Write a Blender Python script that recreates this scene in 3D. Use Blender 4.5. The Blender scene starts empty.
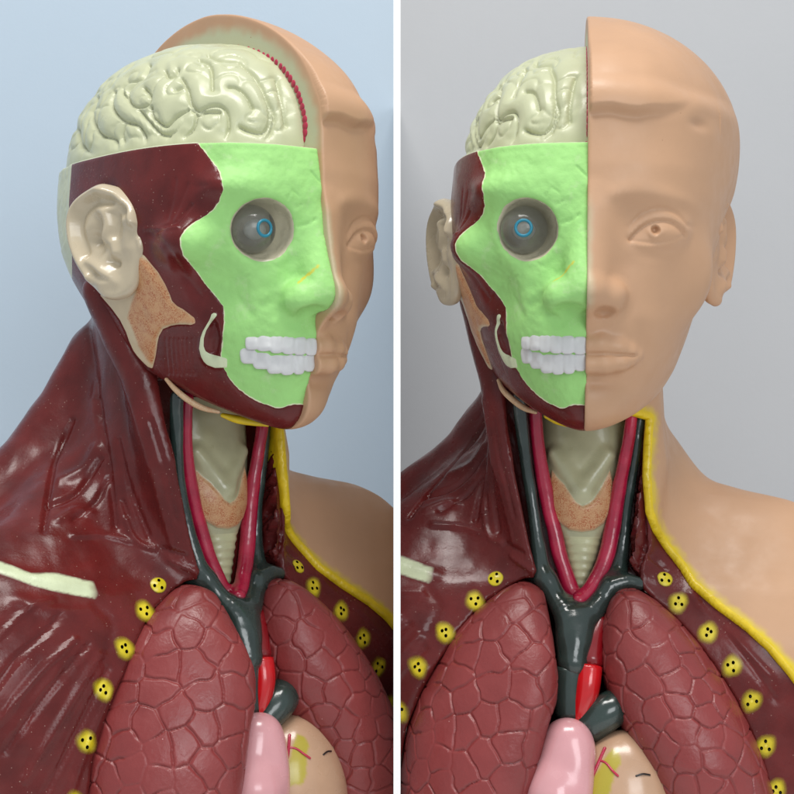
import bpy, math
import numpy as np
from mathutils import Matrix, Vector

C = bpy.context.scene
COL = C.collection

# ------------------------------------------------------------------ camera, world, lights, exposure
CAM_Z = 0.275
cam = bpy.data.objects.new('camera', bpy.data.cameras.new('camera'))
COL.objects.link(cam)
cam.location = (0, -0.8, CAM_Z)
cam.rotation_euler = (math.radians(90), 0, 0)
cam.data.sensor_width = 36
cam.data.sensor_fit = 'HORIZONTAL'
cam.data.lens = 36 * 800 / (794 * 0.56)
cam.data.clip_start = 0.01
cam.data.clip_end = 50
C.camera = cam
C.render.resolution_x = C.render.resolution_y = 1024

w = bpy.data.worlds.new('World')
C.world = w
w.use_nodes = True
w.node_tree.nodes['Background'].inputs[0].default_value = (0.90, 0.95, 1.0, 1)
w.node_tree.nodes['Background'].inputs[1].default_value = 0.58


def area(name, loc, target, sx, sy, power, col):
    l = bpy.data.lights.new(name, 'AREA')
    l.shape = 'RECTANGLE'
    l.size, l.size_y, l.energy, l.color = sx, sy, power, col
    o = bpy.data.objects.new(name, l)
    COL.objects.link(o)
    o.location = loc
    o.rotation_euler = (Vector(target) - Vector(loc)).to_track_quat('-Z', 'Y').to_euler()
    return o


area('ceiling_lamp', (-0.05, -0.62, 1.95), (0, 0.10, 0.25), 1.2, 0.5, 29.0, (1.0, 0.97, 0.93))
area('fill_light', (0.58, -1.65, 0.72), (-0.03, 0.1, 0.22), 0.8, 0.6, 8.5, (0.95, 0.98, 1.0))  # added soft fill from front right, brightens the left bust's skin side

C.view_settings.view_transform = 'Standard'
C.view_settings.look = 'None'
C.view_settings.exposure = 0.0
C.view_settings.gamma = 1.0
C.render.engine = 'CYCLES'

# ------------------------------------------------------------------ poses of the two busts (model millimetres -> world)


def rotm(y, p, r):
    cy, sy, cp, sp, cr, sr = math.cos(y), math.sin(y), math.cos(p), math.sin(p), math.cos(r), math.sin(r)
    Rz = np.array([[cy, -sy, 0], [sy, cy, 0], [0, 0, 1]])
    Rx = np.array([[1, 0, 0], [0, cp, -sp], [0, sp, cp]])
    Ry = np.array([[cr, 0, sr], [0, 1, 0], [-sr, 0, cr]])
    return Ry @ Rx @ Rz


POSE = {'L': (rotm(0.69216, 0.015736, -0.0016763), np.array([-101.650, 3.880, -213.693])),
        'R': (rotm(-0.113654, -0.003265, 0.010559), np.array([101.547, 0.0, -215.271]))}
FP = 800 / 0.56


def pr(p, X):
    """model points -> reference coordinates of the drawing for that pose"""
    R, t = POSE[p]
    W = np.asarray(X)[:, :3] @ R.T + t
    d = 800 + W[:, 1]
    return np.stack([397 + FP * W[:, 0] / d, 397 - FP * W[:, 2] / d], 1)


def ray(p, px, py):
    R, t = POSE[p]
    return R.T @ (np.array([0, -800., 0]) - t), R.T @ np.array([(px - 397) / FP, 1, -(py - 397) / FP])


def aty(p, px, py, y):
    o, v = ray(p, px, py)
    return o + v * (y - o[1]) / v[1]


def atx(p, px, py, x):
    o, v = ray(p, px, py)
    return o + v * (x - o[0]) / v[0]


# ------------------------------------------------------------------ numeric helpers
rng = np.random.default_rng(7)
NT = rng.random((32, 32, 32))


def noise(P, s, off=0.0):
    q = P / s + off
    i = np.floor(q).astype(int)
    f = q - i
    f = f * f * (3 - 2 * f)
    i0 = i & 31
    i1 = (i + 1) & 31
    r = 0
    for a in (0, 1):
        for b in (0, 1):
            for c in (0, 1):
                r = r + NT[(i1 if a else i0)[:, 0], (i1 if b else i0)[:, 1], (i1 if c else i0)[:, 2]] * \
                    (f[:, 0] if a else 1 - f[:, 0]) * (f[:, 1] if b else 1 - f[:, 1]) * (f[:, 2] if c else 1 - f[:, 2])
    return r * 2 - 1


def smin(a, b, k):
    h = np.maximum(k - np.abs(a - b), 0) / k
    return np.minimum(a, b) - h * h * k * 0.25


def smax(a, b, k):
    return -smin(-a, -b, k)


def sstep(a, b, x):
    t = np.clip((x - a) / (b - a), 0, 1)
    return t * t * (3 - 2 * t)


def ell(P, c, r):
    q = P - np.array(c, float)
    r = np.array(r, float)
    k0 = np.sqrt(((q / r) ** 2).sum(1)) + 1e-9
    k1 = np.sqrt(((q / r ** 2) ** 2).sum(1)) + 1e-9
    return k0 * (k0 - 1) / k1


def cap(P, a, b, ra, rb):
    a = np.array(a, float)
    b = np.array(b, float)
    ab = b - a
    t = np.clip(((P - a) @ ab) / (ab @ ab), 0, 1)
    return np.linalg.norm(P - a - t[:, None] * ab, axis=1) - (ra + (rb - ra) * t)


def chain(P, pts, k=0):
    """pts: (x,y,z,r) polyline tube"""
    d = None
    for a, b in zip(pts[:-1], pts[1:]):
        e = cap(P, a[:3], b[:3], a[3], b[3])
        d = e if d is None else (smin(d, e, k) if k else np.minimum(d, e))
    return d


def curve(zs, vs, sig=3.0):
    """smooth interpolating curve"""
    zs = np.array(zs, float)
    vs = np.array(vs, float)
    o = np.argsort(zs)
    zs, vs = zs[o], vs[o]
    g = np.arange(zs[0] - 40, zs[-1] + 40, 0.5)
    v = np.interp(g, zs, vs)
    n = int(sig * 8)
    ker = np.exp(-0.5 * (np.arange(-n, n + 1) * 0.5 / sig) ** 2)
    ker /= ker.sum()
    v = np.convolve(np.pad(v, n, mode='edge'), ker, 'valid')
    return lambda z: np.interp(z, g, v)


def spline(pts, n=8):
    p = np.array(pts, float)
    q = np.vstack([2 * p[0] - p[1], p, 2 * p[-1] - p[-2]])
    out = []
    for i in range(1, len(q) - 2):
        for t in np.linspace(0, 1, n, endpoint=False):
            a, b, c, d = q[i - 1:i + 3]
            out.append(0.5 * (2 * b + (c - a) * t + (2 * a - 5 * b + 4 * c - d) * t * t + (3 * b - a - 3 * c + d) * t ** 3))
    out.append(p[-1])
    return np.array(out)


def poly(Q, pts):
    """signed distance to a 2D polygon, negative inside"""
    p = np.array(pts, float)
    d = np.full(len(Q), 1e9)
    s = np.zeros(len(Q), bool)
    for a, b in zip(p, np.roll(p, -1, 0)):
        e = b - a
        wv = Q - a
        t = np.clip((wv @ e) / (e @ e + 1e-12), 0, 1)
        d = np.minimum(d, ((wv - t[:, None] * e) ** 2).sum(1))
        if a[1] != b[1]:
            c = ((a[1] > Q[:, 1]) != (b[1] > Q[:, 1])) & (Q[:, 0] < (b[0] - a[0]) * (Q[:, 1] - a[1]) / (b[1] - a[1]) + a[0])
            s ^= c
    d = np.sqrt(d)
    return np.where(s, -d, d)


def pline(Q, pts):
    p = np.array(pts, float)
    d = np.full(len(Q), 1e9)
    for a, b in zip(p[:-1], p[1:]):
        e = b - a
        wv = Q - a
        t = np.clip((wv @ e) / (e @ e + 1e-12), 0, 1)
        d = np.minimum(d, ((wv - t[:, None] * e) ** 2).sum(1))
    return np.sqrt(d)


def seval(f, P, n=400000):
    return np.concatenate([f(P[i:i + n]) for i in range(0, len(P), n)]) if len(P) else np.zeros(0)


def surf(f, lo, hi, h, slack=2.6, newton=2):
    """surface-nets mesh of the zero set of f: returns verts, normals, quads"""
    c = 4
    lo = np.array(lo, float)
    m = np.ceil((np.array(hi) - lo) / (h * c)).astype(int)
    gc = [lo[i] + np.arange(m[i] + 1) * h * c for i in range(3)]
    G = np.stack(np.meshgrid(*gc, indexing='ij'), -1).reshape(-1, 3)
    F = seval(f, G).reshape(m + 1)
    mn = np.full(m, 1e9)
    neg = np.zeros(m, int)
    for a in (0, 1):
        for b in (0, 1):
            for d in (0, 1):
                s = F[a:a + m[0], b:b + m[1], d:d + m[2]]
                mn = np.minimum(mn, np.abs(s))
                neg += s < 0
    A = (mn < c * h * slack) | ((neg > 0) & (neg < 8))
    n = m * c
    rep = lambda X: X.repeat(c, 0).repeat(c, 1).repeat(c, 2)
    V = rep(F[:-1, :-1, :-1]).astype(np.float32)
    I = np.argwhere(rep(A))
    V[I[:, 0], I[:, 1], I[:, 2]] = seval(f, lo + I * h)
    S = V < 0
    cnt = np.zeros(n - 1, np.int8)
    for a in (0, 1):
        for b in (0, 1):
            for d in (0, 1):
                cnt += S[a:a + n[0] - 1, b:b + n[1] - 1, d:d + n[2] - 1]
    K = np.argwhere((cnt > 0) & (cnt < 8))
    idx = np.full(n - 1, -1, np.int64)
    idx[K[:, 0], K[:, 1], K[:, 2]] = np.arange(len(K))
    acc = np.zeros((len(K), 3))
    num = np.zeros(len(K))
    cor = [(a, b, d) for a in (0, 1) for b in (0, 1) for d in (0, 1)]
    for i in range(8):
        for j in range(i + 1, 8):
            if sum(abs(p - q) for p, q in zip(cor[i], cor[j])) != 1:
                continue
            a = V[tuple((K + cor[i]).T)]
            b = V[tuple((K + cor[j]).T)]
            cr = (a < 0) != (b < 0)
            t = np.where(cr, a / np.where(cr, a - b, 1), 0)
            pt = np.array(cor[i]) + t[:, None] * (np.array(cor[j]) - np.array(cor[i]))
            acc += pt * cr[:, None]
            num += cr
    P = lo + (K + acc / num[:, None]) * h
    quads = []
    for ax in range(3):
        u, v = (ax + 1) % 3, (ax + 2) % 3
        sl = [slice(None)] * 3
        sa, sb = list(sl), list(sl)
        sa[ax] = slice(0, -1)
        sb[ax] = slice(1, None)
        E = S[tuple(sa)] != S[tuple(sb)]
        e = np.argwhere(E)
        ok = (e[:, u] > 0) & (e[:, v] > 0) & (e[:, u] < n[u] - 1) & (e[:, v] < n[v] - 1) & (e[:, ax] < n[ax] - 1)
        e = e[ok]
        du = np.zeros(3, int)
        dv = np.zeros(3, int)
        du[u] = 1
        dv[v] = 1
        q = np.stack([idx[tuple((e - du - dv).T)], idx[tuple((e - dv).T)], idx[tuple(e.T)], idx[tuple((e - du).T)]], 1)
        flip = ~S[tuple(e.T)]
        q[flip] = q[flip][:, ::-1]
        quads.append(q[(q >= 0).all(1)])
    Q = np.concatenate(quads)
    for it in range(newton):
        f0, g = grad(f, P)
        stp = np.clip(f0 / (g ** 2).sum(1), -h, h)
        P = P - np.clip(stp[:, None] * g, -h, h)
    f0, g = grad(f, P)
    N = g / (np.linalg.norm(g, axis=1)[:, None] + 1e-12)
    return P, N, Q


def grad(f, P, e=0.35):
    f0 = seval(f, P)
    g = np.stack([(seval(f, P + d) - seval(f, P - d)) / (2 * e) for d in np.eye(3) * e], 1)
    return f0, g


def vnormals(P, T):
    fn = np.cross(P[T[:, 1]] - P[T[:, 0]], P[T[:, 2]] - P[T[:, 0]])
    N = np.zeros_like(P)
    for k in range(T.shape[1]):
        for c in range(3):
            N[:, c] += np.bincount(T[:, k], fn[:, c], len(P))
    return N / (np.linalg.norm(N, axis=1)[:, None] + 1e-12)


def tris(Q):
    return np.concatenate([Q[:, [0, 1, 2]], Q[:, [0, 2, 3]]])


class Sh:
    """a shell: vertex rows (pos, normal, attributes...) and triangles"""

    def __init__(s, P, N, T, **attrs):
        s.keys = list(attrs)
        s.V = np.column_stack([P, N] + [attrs[k] for k in s.keys]) if attrs else np.column_stack([P, N])
        s.T = T

    def put(s, **attrs):
        for k, v in attrs.items():
            s.keys.append(k)
            s.V = np.column_stack([s.V, v])
        return s

    @property
    def P(s):
        return s.V[:, :3]

    def sub(s, V, T):
        o = Sh.__new__(Sh)
        o.keys = list(s.keys)
        u, inv = np.unique(T, return_inverse=True)
        o.V = V[u]
        o.T = inv.reshape(T.shape)
        return o

    def split(s, d):
        """cut along d = 0: returns (inside d<0, outside)"""
        d = np.where(np.abs(d) < 1e-5, 1e-5, d)
        T = s.T
        ng = (d < 0)[T]
        k = ng.sum(1)
        ins, out = [T[k == 3]], [T[k == 0]]
        V = s.V
        base = len(V)
        newV = []
        for kk in (1, 2):
            M = T[k == kk]
            g = ng[k == kk]
            if not len(M):
                continue
            lone = np.argmax(g if kk == 1 else ~g, 1)
            r = np.arange(len(M))
            a, b, c = M[r, lone], M[r, (lone + 1) % 3], M[r, (lone + 2) % 3]

            def cut(i, j):
                lo_, hi_ = np.minimum(i, j), np.maximum(i, j)
                t = d[lo_] / (d[lo_] - d[hi_])
                return V[lo_] + t[:, None] * (V[hi_] - V[lo_]), lo_ * len(V) + hi_
            v1, k1 = cut(a, b)
            v2, k2 = cut(a, c)
            newV.append((v1, k1))
            newV.append((v2, k2))
        if newV:
            allv = np.concatenate([v for v, _ in newV])
            allk = np.concatenate([q for _, q in newV])
            uk, fi, inv = np.unique(allk, return_index=True, return_inverse=True)
            V = np.concatenate([V, allv[fi]])
            pos = 0
            for kk in (1, 2):
                M = T[k == kk]
                g = ng[k == kk]
                if not len(M):
                    continue
                lone = np.argmax(g if kk == 1 else ~g, 1)
                r = np.arange(len(M))
                a, b, c = M[r, lone], M[r, (lone + 1) % 3], M[r, (lone + 2) % 3]
                n1 = base + inv[pos:pos + len(M)]
                pos += len(M)
                n2 = base + inv[pos:pos + len(M)]
                pos += len(M)
                one = np.stack([a, n1, n2], 1)
                two = np.concatenate([np.stack([n1, b, c], 1), np.stack([n1, c, n2], 1)])
                (ins if kk == 1 else out).append(one)
                (out if kk == 1 else ins).append(two)
        return s.sub(V, np.concatenate(ins)), s.sub(V, np.concatenate(out))


def largest(sh):
    lab = np.arange(len(sh.V))
    while True:
        m = lab[sh.T].min(1)
        new = lab.copy()
        for c in range(3):
            np.minimum.at(new, sh.T[:, c], m)
        new = new[new]
        if (new == lab).all():
            break
        lab = new
    u, n = np.unique(lab[sh.T[:, 0]], return_counts=True)
    return sh.sub(sh.V, sh.T[lab[sh.T[:, 0]] == u[np.argmax(n)]])


def shell(f, lo, hi, h, disp=None, **kw):
    P, N, Q = surf(f, lo, hi, h, **kw)
    T = tris(Q)
    if disp is not None:
        P = P + N * disp(P)[:, None]
        N = vnormals(P, T)
    return Sh(P, N, T)


# ------------------------------------------------------------------ materials
def ramp(nt, fac, stops):
    r = nt.nodes.new('ShaderNodeValToRGB')
    e = r.color_ramp.elements
    while len(e) < len(stops):
        e.new(0.5)
    for q, (p, c) in zip(e, stops):
        q.position = p
        q.color = (c, c, c, 1) if np.isscalar(c) else (*c, 1)
    nt.links.new(fac, r.inputs[0])
    return r.outputs[0]


def mix(nt, fac, a, b):
    m = nt.nodes.new('ShaderNodeMix')
    m.data_type = 'RGBA'
    for sock, v in ((m.inputs[0], fac), (m.inputs[6], a), (m.inputs[7], b)):
        if hasattr(v, 'is_output'):
            nt.links.new(v, sock)
        elif np.isscalar(v):
            sock.default_value = v
        else:
            sock.default_value = (*v, 1)
    return m.outputs[2]


def mth(nt, op, a, b=0.0):
    m = nt.nodes.new('ShaderNodeMath')
    m.operation = op
    for sock, v in zip(m.inputs, (a, b)):
        if hasattr(v, 'is_output'):
            nt.links.new(v, sock)
        else:
            sock.default_value = v
    return m.outputs[0]


def ntex(nt, scale, detail=3, rough=0.5, vec=None):
    n = nt.nodes.new('ShaderNodeTexNoise')
    n.inputs['Scale'].default_value = scale
    n.inputs['Detail'].default_value = detail
    n.inputs['Roughness'].default_value = rough
    co = nt.nodes.new('ShaderNodeTexCoord').outputs['Object'] if vec is None else vec
    nt.links.new(co, n.inputs['Vector'])
    return n.outputs['Fac']


def specks(nt, scale, size, keep):
    """sparse irregular dust and chips"""
    co = nt.nodes.new('ShaderNodeTexCoord').outputs['Object']
    v = nt.nodes.new('ShaderNodeTexVoronoi')
    v.inputs['Scale'].default_value = scale
    nt.links.new(co, v.inputs['Vector'])
    a = mth(nt, 'LESS_THAN', v.outputs['Distance'], size)
    sp = nt.nodes.new('ShaderNodeSeparateColor')
    nt.links.new(v.outputs['Color'], sp.inputs[0])
    b = mth(nt, 'LESS_THAN', sp.outputs[0], keep)
    return mth(nt, 'MULTIPLY', a, b)


def attr(nt, name):
    a = nt.nodes.new('ShaderNodeAttribute')
    a.attribute_name = name
    return a.outputs['Fac']


def material(name, col, rough=0.4, var=0.12, vscale=40, bump=0.0, bscale=300, coat=0.0, speck=None, speckcol=(0.6, 0.5, 0.45),
             spec=0.5, sss=0.0, extra=None, rvar=0.1):
    m = bpy.data.materials.new(name)
    m.use_nodes = True
    nt = m.node_tree
    b = nt.nodes['Principled BSDF']
    n = ntex(nt, vscale, 4)
    lo = tuple(c * (1 - var) for c in col)
    hi = tuple(min(1, c * (1 + var)) for c in col)
    c = ramp(nt, n, [(0.3, lo), (0.7, hi)])
    if extra:
        c = extra(nt, c)
    if speck:
        c = mix(nt, specks(nt, *speck), c, speckcol)
        c = mix(nt, specks(nt, speck[0] * 0.45, speck[1] * 0.55, speck[2] * 0.6), c, speckcol)
    nt.links.new(c, b.inputs['Base Color'])
    rr = ntex(nt, 90, 4)
    r = ramp(nt, rr, [(0.3, max(0.02, rough - rvar)), (0.7, min(1, rough + rvar))])
    nt.links.new(r, b.inputs['Roughness'])
    b.inputs['Specular IOR Level'].default_value = spec
    b.inputs['Coat Weight'].default_value = coat
    b.inputs['Coat Roughness'].default_value = 0.12
    if sss:
        b.inputs['Subsurface Weight'].default_value = sss
        b.inputs['Subsurface Radius'].default_value = (0.004, 0.002, 0.001)
        b.inputs['Subsurface Scale'].default_value = 1.0
    if bump:
        bn = nt.nodes.new('ShaderNodeBump')
        bn.inputs['Strength'].default_value = 1.0
        bn.inputs['Distance'].default_value = bump
        nt.links.new(ntex(nt, bscale, 5, 0.6), bn.inputs['Height'])
        nt.links.new(bn.outputs[0], b.inputs['Normal'])
    return m


CREAM = (0.60, 0.60, 0.39)
SKIN = (0.51, 0.30, 0.175)
MUSC = (0.112, 0.0135, 0.0125)
SPECK = (0.40, 0.11, 0.035)


def ex_skin(nt, c):
    c = mix(nt, attr(nt, 'cream'), c, (0.48, 0.49, 0.32))
    return mix(nt, attr(nt, 'yel'), c, (0.66, 0.50, 0.02))


def ex_green(nt, c):
    e = mth(nt, 'ADD', attr(nt, 'edge'), mth(nt, 'MULTIPLY', mth(nt, 'SUBTRACT', ntex(nt, 260, 3), 0.5), 1.8))
    f = ramp(nt, e, [(0.25, 1.0), (0.6, 0.0)])
    c = mix(nt, f, c, (0.66, 0.68, 0.45))
    wv = ramp(nt, ntex(nt, 70, 6, 0.7), [(0.57, 0.0), (0.72, 0.5)])
    c = mix(nt, wv, c, (0.50, 0.66, 0.36))
    return mix(nt, mth(nt, 'MULTIPLY', attr(nt, 'ym'), 0.8), c, (0.62, 0.50, 0.03))


def ex_gland(nt, c):
    n1 = ntex(nt, 1500, 2, 0.6)
    s = ramp(nt, n1, [(0.42, 1.0), (0.56, 0.0)])
    s = mth(nt, 'MULTIPLY', s, attr(nt, 'spk'))
    s = mth(nt, 'MULTIPLY', s, ramp(nt, ntex(nt, 210, 3), [(0.35, 0.25), (0.6, 1.0)]))
    base = mix(nt, mth(nt, 'MULTIPLY', attr(nt, 'spk'), 0.72), c, (0.56, 0.26, 0.10))
    return mix(nt, s, base, SPECK)


def ex_clav(nt, c):
    return mix(nt, attr(nt, 'fade'), c, (0.11, 0.02, 0.02))


def ex_flesh(nt, c):
    return mix(nt, attr(nt, 'fat'), c, (0.40, 0.33, 0.03))


M = {
    'skin': material('peach_plastic', SKIN, 0.5, 0.07, 18, 0.00006, 500, extra=ex_skin, speck=(110, 0.03, 0.10), speckcol=(0.35, 0.18, 0.09)),
    'skin_plain': material('peach_plastic_ear', SKIN, 0.5, 0.04, 25, 0.00006, 500),
    'cream': material('cream_plastic', (0.51, 0.43, 0.30), 0.24, 0.06, 60, 0.00008, 250, coat=0.3),
    'green': material('pale_green_paint', (0.33, 0.65, 0.205), 0.6, 0.08, 55, 0.0003, 330, spec=0.35, extra=ex_green),
    'muscle': material('dark_red_gloss_paint', MUSC, 0.27, 0.22, 60, 0.00013, 420, coat=0.10, spec=0.28, speck=(420, 0.11, 0.30), speckcol=(0.30, 0.17, 0.14)),
    'brain': material('ivory_gloss_paint', (0.49, 0.51, 0.33), 0.36, 0.05, 50, 0.00008, 180, coat=0.10),
    'rim': material('ivory_edge', (0.53, 0.56, 0.39), 0.35, 0.06, 50, 0.0001, 200),
    'socket': material('socket_cream', (0.63, 0.58, 0.42), 0.3, 0.06, 80, 0.00008, 200, coat=0.3),
    'gland': material('speckled_gland', (0.58, 0.47, 0.30), 0.4, 0.06, 80, 0.0001, 500, extra=ex_gland),
    'teeth': material('white_enamel', (0.60, 0.60, 0.60), 0.38, 0.04, 80, 0.0001, 250),
    'artery': material('crimson_gloss_paint', (0.40, 0.010, 0.045), 0.25, 0.2, 90, 0.00015, 200, coat=0.4),
    'vein': material('blackish_green_gloss_paint', (0.022, 0.038, 0.033), 0.22, 0.25, 70, 0.00015, 160, coat=0.5),
    'red': material('bright_red_gloss_paint', (0.55, 0.006, 0.010), 0.2, 0.15, 70, 0.0001, 160, coat=0.5),
    'darkred': material('deep_red_gloss_paint', (0.22, 0.004, 0.008), 0.2, 0.15, 70, 0.0001, 160, coat=0.5),
    'lung': material('mauve_red_paint', (0.225, 0.036, 0.035), 0.34, 0.10, 45, 0.00016, 700, speck=(160, 0.05, 0.10), speckcol=(0.5, 0.25, 0.24)),
    'pink': material('pale_pink_gloss_paint', (0.62, 0.31, 0.33), 0.25, 0.05, 50, 0.00008, 200, coat=0.4),
    'flesh': material('flesh_gloss_paint', (0.48, 0.30, 0.19), 0.28, 0.06, 50, 0.00008, 200, coat=0.4, extra=ex_flesh),
    'yellow': material('yellow_paint', (0.70, 0.50, 0.010), 0.35, 0.12, 120, 0.0003, 300),
    'black': material('black_brown_paint', (0.012, 0.008, 0.008), 0.3, 0.1, 90),
    'reddot': material('raspberry_paint', (0.40, 0.02, 0.06), 0.4, 0.2, 300),
    'clav': material('pale_green_bone_paint', (0.58, 0.64, 0.42), 0.35, 0.08, 90, 0.0002, 250, extra=ex_clav),
    'trach': material('grey_green_cartilage', (0.42, 0.41, 0.25), 0.33, 0.12, 60, 0.0001, 200, coat=0.25),
    'ringmat': material('pale_cartilage', (0.50, 0.49, 0.29), 0.35, 0.10, 90, 0.0001, 200, coat=0.2),
    'cyan': material('cyan_paint', (0.015, 0.20, 0.30), 0.3, 0.1, 100),
    'lens': material('milky_lens', (0.85, 0.84, 0.72), 0.3, 0.1, 100),
    'edge': material('worn_grey_edge', (0.30, 0.29, 0.25), 0.45, 0.2, 100),
    'wall_blue': material('pale_blue_wall_paint', (0.465, 0.56, 0.65), 0.8, 0.015, 6, 0.00008, 300, spec=0.2),
    'wall_grey': material('grey_wall_paint', (0.465, 0.475, 0.49), 0.8, 0.015, 6, 0.00008, 300, spec=0.2),
    'white': material('white_board', (0.95, 0.95, 0.95), 0.5, 0.005, 20),
    'table': material('white_bounce_table_top', (0.80, 0.80, 0.80), 0.5, 0.03, 12),  # out of view; made white to bounce light up the lower walls
}
# yellow paint spot with a soft sprayed edge
ms = material('sprayed_yellow_paint', (0.62, 0.50, 0.012), 0.35, 0.15, 200)
nt = ms.node_tree
tr = nt.nodes.new('ShaderNodeBsdfTransparent')
mx = nt.nodes.new('ShaderNodeMixShader')
fd = mth(nt, 'ADD', attr(nt, 'fade'), mth(nt, 'MULTIPLY', mth(nt, 'SUBTRACT', ntex(nt, 500, 4), 0.5), 0.18))
nt.links.new(ramp(nt, fd, [(0.05, 1.0), (0.35, 0.6), (0.65, 0.2), (0.92, 0.0)]), mx.inputs[0])
nt.links.new(tr.outputs[0], mx.inputs[1])
nt.links.new(nt.nodes['Principled BSDF'].outputs[0], mx.inputs[2])
nt.links.new(mx.outputs[0], nt.nodes['Material Output'].inputs[0])
M['spot'] = ms
# smoky clear eyeball
me_ = material('smoky_clear_plastic', (0.35, 0.36, 0.37), 0.10, 0.1, 60, 0.0, coat=0.5)
b = me_.node_tree.nodes['Principled BSDF']
b.inputs['Transmission Weight'].default_value = 0.88
b.inputs['IOR'].default_value = 1.12
M['eye'] = me_

# ------------------------------------------------------------------ parts registry: every part is modelled once in millimetres
PARTS = []          # (name, shell, material, parent part index or None, label)


def part(name, sh, mat, parent=None, label=None):
    PARTS.append((name, sh, mat, parent, label))
    return len(PARTS) - 1


def joined(shs):
    V = np.concatenate([s.V for s in shs])
    o, T = 0, []
    for s in shs:
        T.append(s.T + o)
        o += len(s.V)
    r = Sh.__new__(Sh)
    r.keys = list(shs[0].keys)
    r.V = V
    r.T = np.concatenate(T)
    return r


def sphere(c, r, nu=24, nv=14, axes=None):
    """ellipsoid shell; axes: 3x3 rows = local axes"""
    u = np.linspace(0, 2 * np.pi, nu, endpoint=False)
    v = np.linspace(0, np.pi, nv)
    U, W = np.meshgrid(u, v)
    S = np.stack([np.sin(W) * np.cos(U), np.sin(W) * np.sin(U), np.cos(W)], -1).reshape(-1, 3)
    A = np.eye(3) if axes is None else np.array(axes)
    r = np.array(r, float) * np.ones(3)
    P = np.array(c) + (S * r) @ A
    N = (S / r) @ A
    N /= np.linalg.norm(N, axis=1)[:, None]
    T = []
    for i in range(nv - 1):
        for j in range(nu):
            a, b_, c_, d_ = i * nu + j, i * nu + (j + 1) % nu, (i + 1) * nu + (j + 1) % nu, (i + 1) * nu + j
            T += [(a, d_, c_), (a, c_, b_)]
    return Sh(P, N, np.array(T))


def tube(pts, nu=14, sub=6, flat=1.0, capk=0.8):
    """pts rows x,y,z,r"""
    p = spline(pts, sub)
    X, R = p[:, :3], p[:, 3]
    t = np.gradient(X, axis=0)
    t /= np.linalg.norm(t, axis=1)[:, None]
    ref = np.array([0, -1.0, 0.05])
    a = np.cross(t, ref)
    a /= np.linalg.norm(a, axis=1)[:, None]
    bb = np.cross(a, t)
    rows, nrm = [], []
    ang = np.linspace(0, 2 * np.pi, nu, endpoint=False)
    ends = [(0, 0.0), (0, 0.6)] + [(i, 1.0) for i in range(len(X))] + [(len(X) - 1, 0.6), (len(X) - 1, 0.0)]
    for i, s in ends:
        off = 0 if s == 1 else (R[i] * capk * (1 - s) ** 0.5) * (-1 if i == 0 else 1)
        ring = a[i] * np.cos(ang)[:, None] + bb[i] * np.sin(ang)[:, None] * flat
        rows.append(X[i] + t[i] * off + ring * R[i] * max(s, 0.02))
    P = np.concatenate(rows)
    T = []
    for i in range(len(ends) - 1):
        for j in range(nu):
            q, r_, s_, u_ = i * nu + j, i * nu + (j + 1) % nu, (i + 1) * nu + (j + 1) % nu, (i + 1) * nu + j
            T += [(q, r_, s_), (q, s_, u_)]
    T = np.array(T)
    N = vnormals(P, T)
    cen = np.repeat(np.array([X[i] for i, s in ends]), nu, 0)
    if ((P - cen) * N).sum() < 0:
        T = T[:, ::-1]
        N = -N
    return Sh(P, N, T)


def line3(rp, lp, ylo=-60, yhi=40, rad=3.0):
    """a curve drawn in both views -> 3D: each right-view point takes the depth that lands it on the left-view line"""
    out = []
    lp = spline(lp, 6)
    for px, py in rp:
        ys = np.linspace(ylo, yhi, 101)
        X = np.array([aty('R', px, py, y) for y in ys])
        d = pline(pr('L', X), lp)
        out.append(X[np.argmin(d)])
    out = np.array(out)
    if len(out) > 3:                       # steady the depth along the line
        y = np.pad(out[:, 1], 1, mode='edge')
        ys = (y[:-2] + 2 * y[1:-1] + y[2:]) / 4
        out = np.array([aty('R', px, py, v) for (px, py), v in zip(rp, ys)])
    r = np.broadcast_to(np.array(rad, float), (len(out),))
    return np.column_stack([out, r])


# ================================================================== HEAD, opened side (x < 0)
Wa = curve([191, 195, 201, 210, 221, 238, 250, 262, 280, 300, 320, 341, 360], [10, 16, 26, 38, 47, 55, 60, 64, 70, 74, 74, 72, 72], 3)
Fa = curve([191, 197, 203, 208, 220, 230, 238, 246, 254, 262, 280, 295, 310, 320, 330, 341, 360],
           [-61, -71, -80, -83, -87, -92, -94.5, -95.5, -95, -94.5, -94.5, -97, -100, -100.5, -99, -96.5, -95], 1.8)
Na = curve([200, 220, 238, 254, 275, 300, 341], [1.9, 1.95, 2.0, 2.3, 2.55, 2.7, 2.8], 5)
Ba = curve([200, 230, 245, 258, 270, 285, 300, 320, 341], [20, 30, 40, 55, 75, 93, 104, 110, 110], 5)
YC = 12.0
ORB = (-29.8, -92, 298.3)


def loft(P, W, F, B, Nf, nb=2.1):
    x, y, z = P.T
    wv = W(z)
    dy = y - YC
    fr = dy < 0
    dep = np.where(fr, YC - F(z), B(z) - YC)
    n = np.where(fr, Nf(z), nb)
    a, b_ = np.abs(x) / wv + 1e-6, np.abs(dy) / dep + 1e-6
    rho = (a ** n + b_ ** n) ** (1 / n)
    return np.hypot(x, dy) * (1 - 1 / np.maximum(rho, 0.05)) * 0.8


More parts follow.
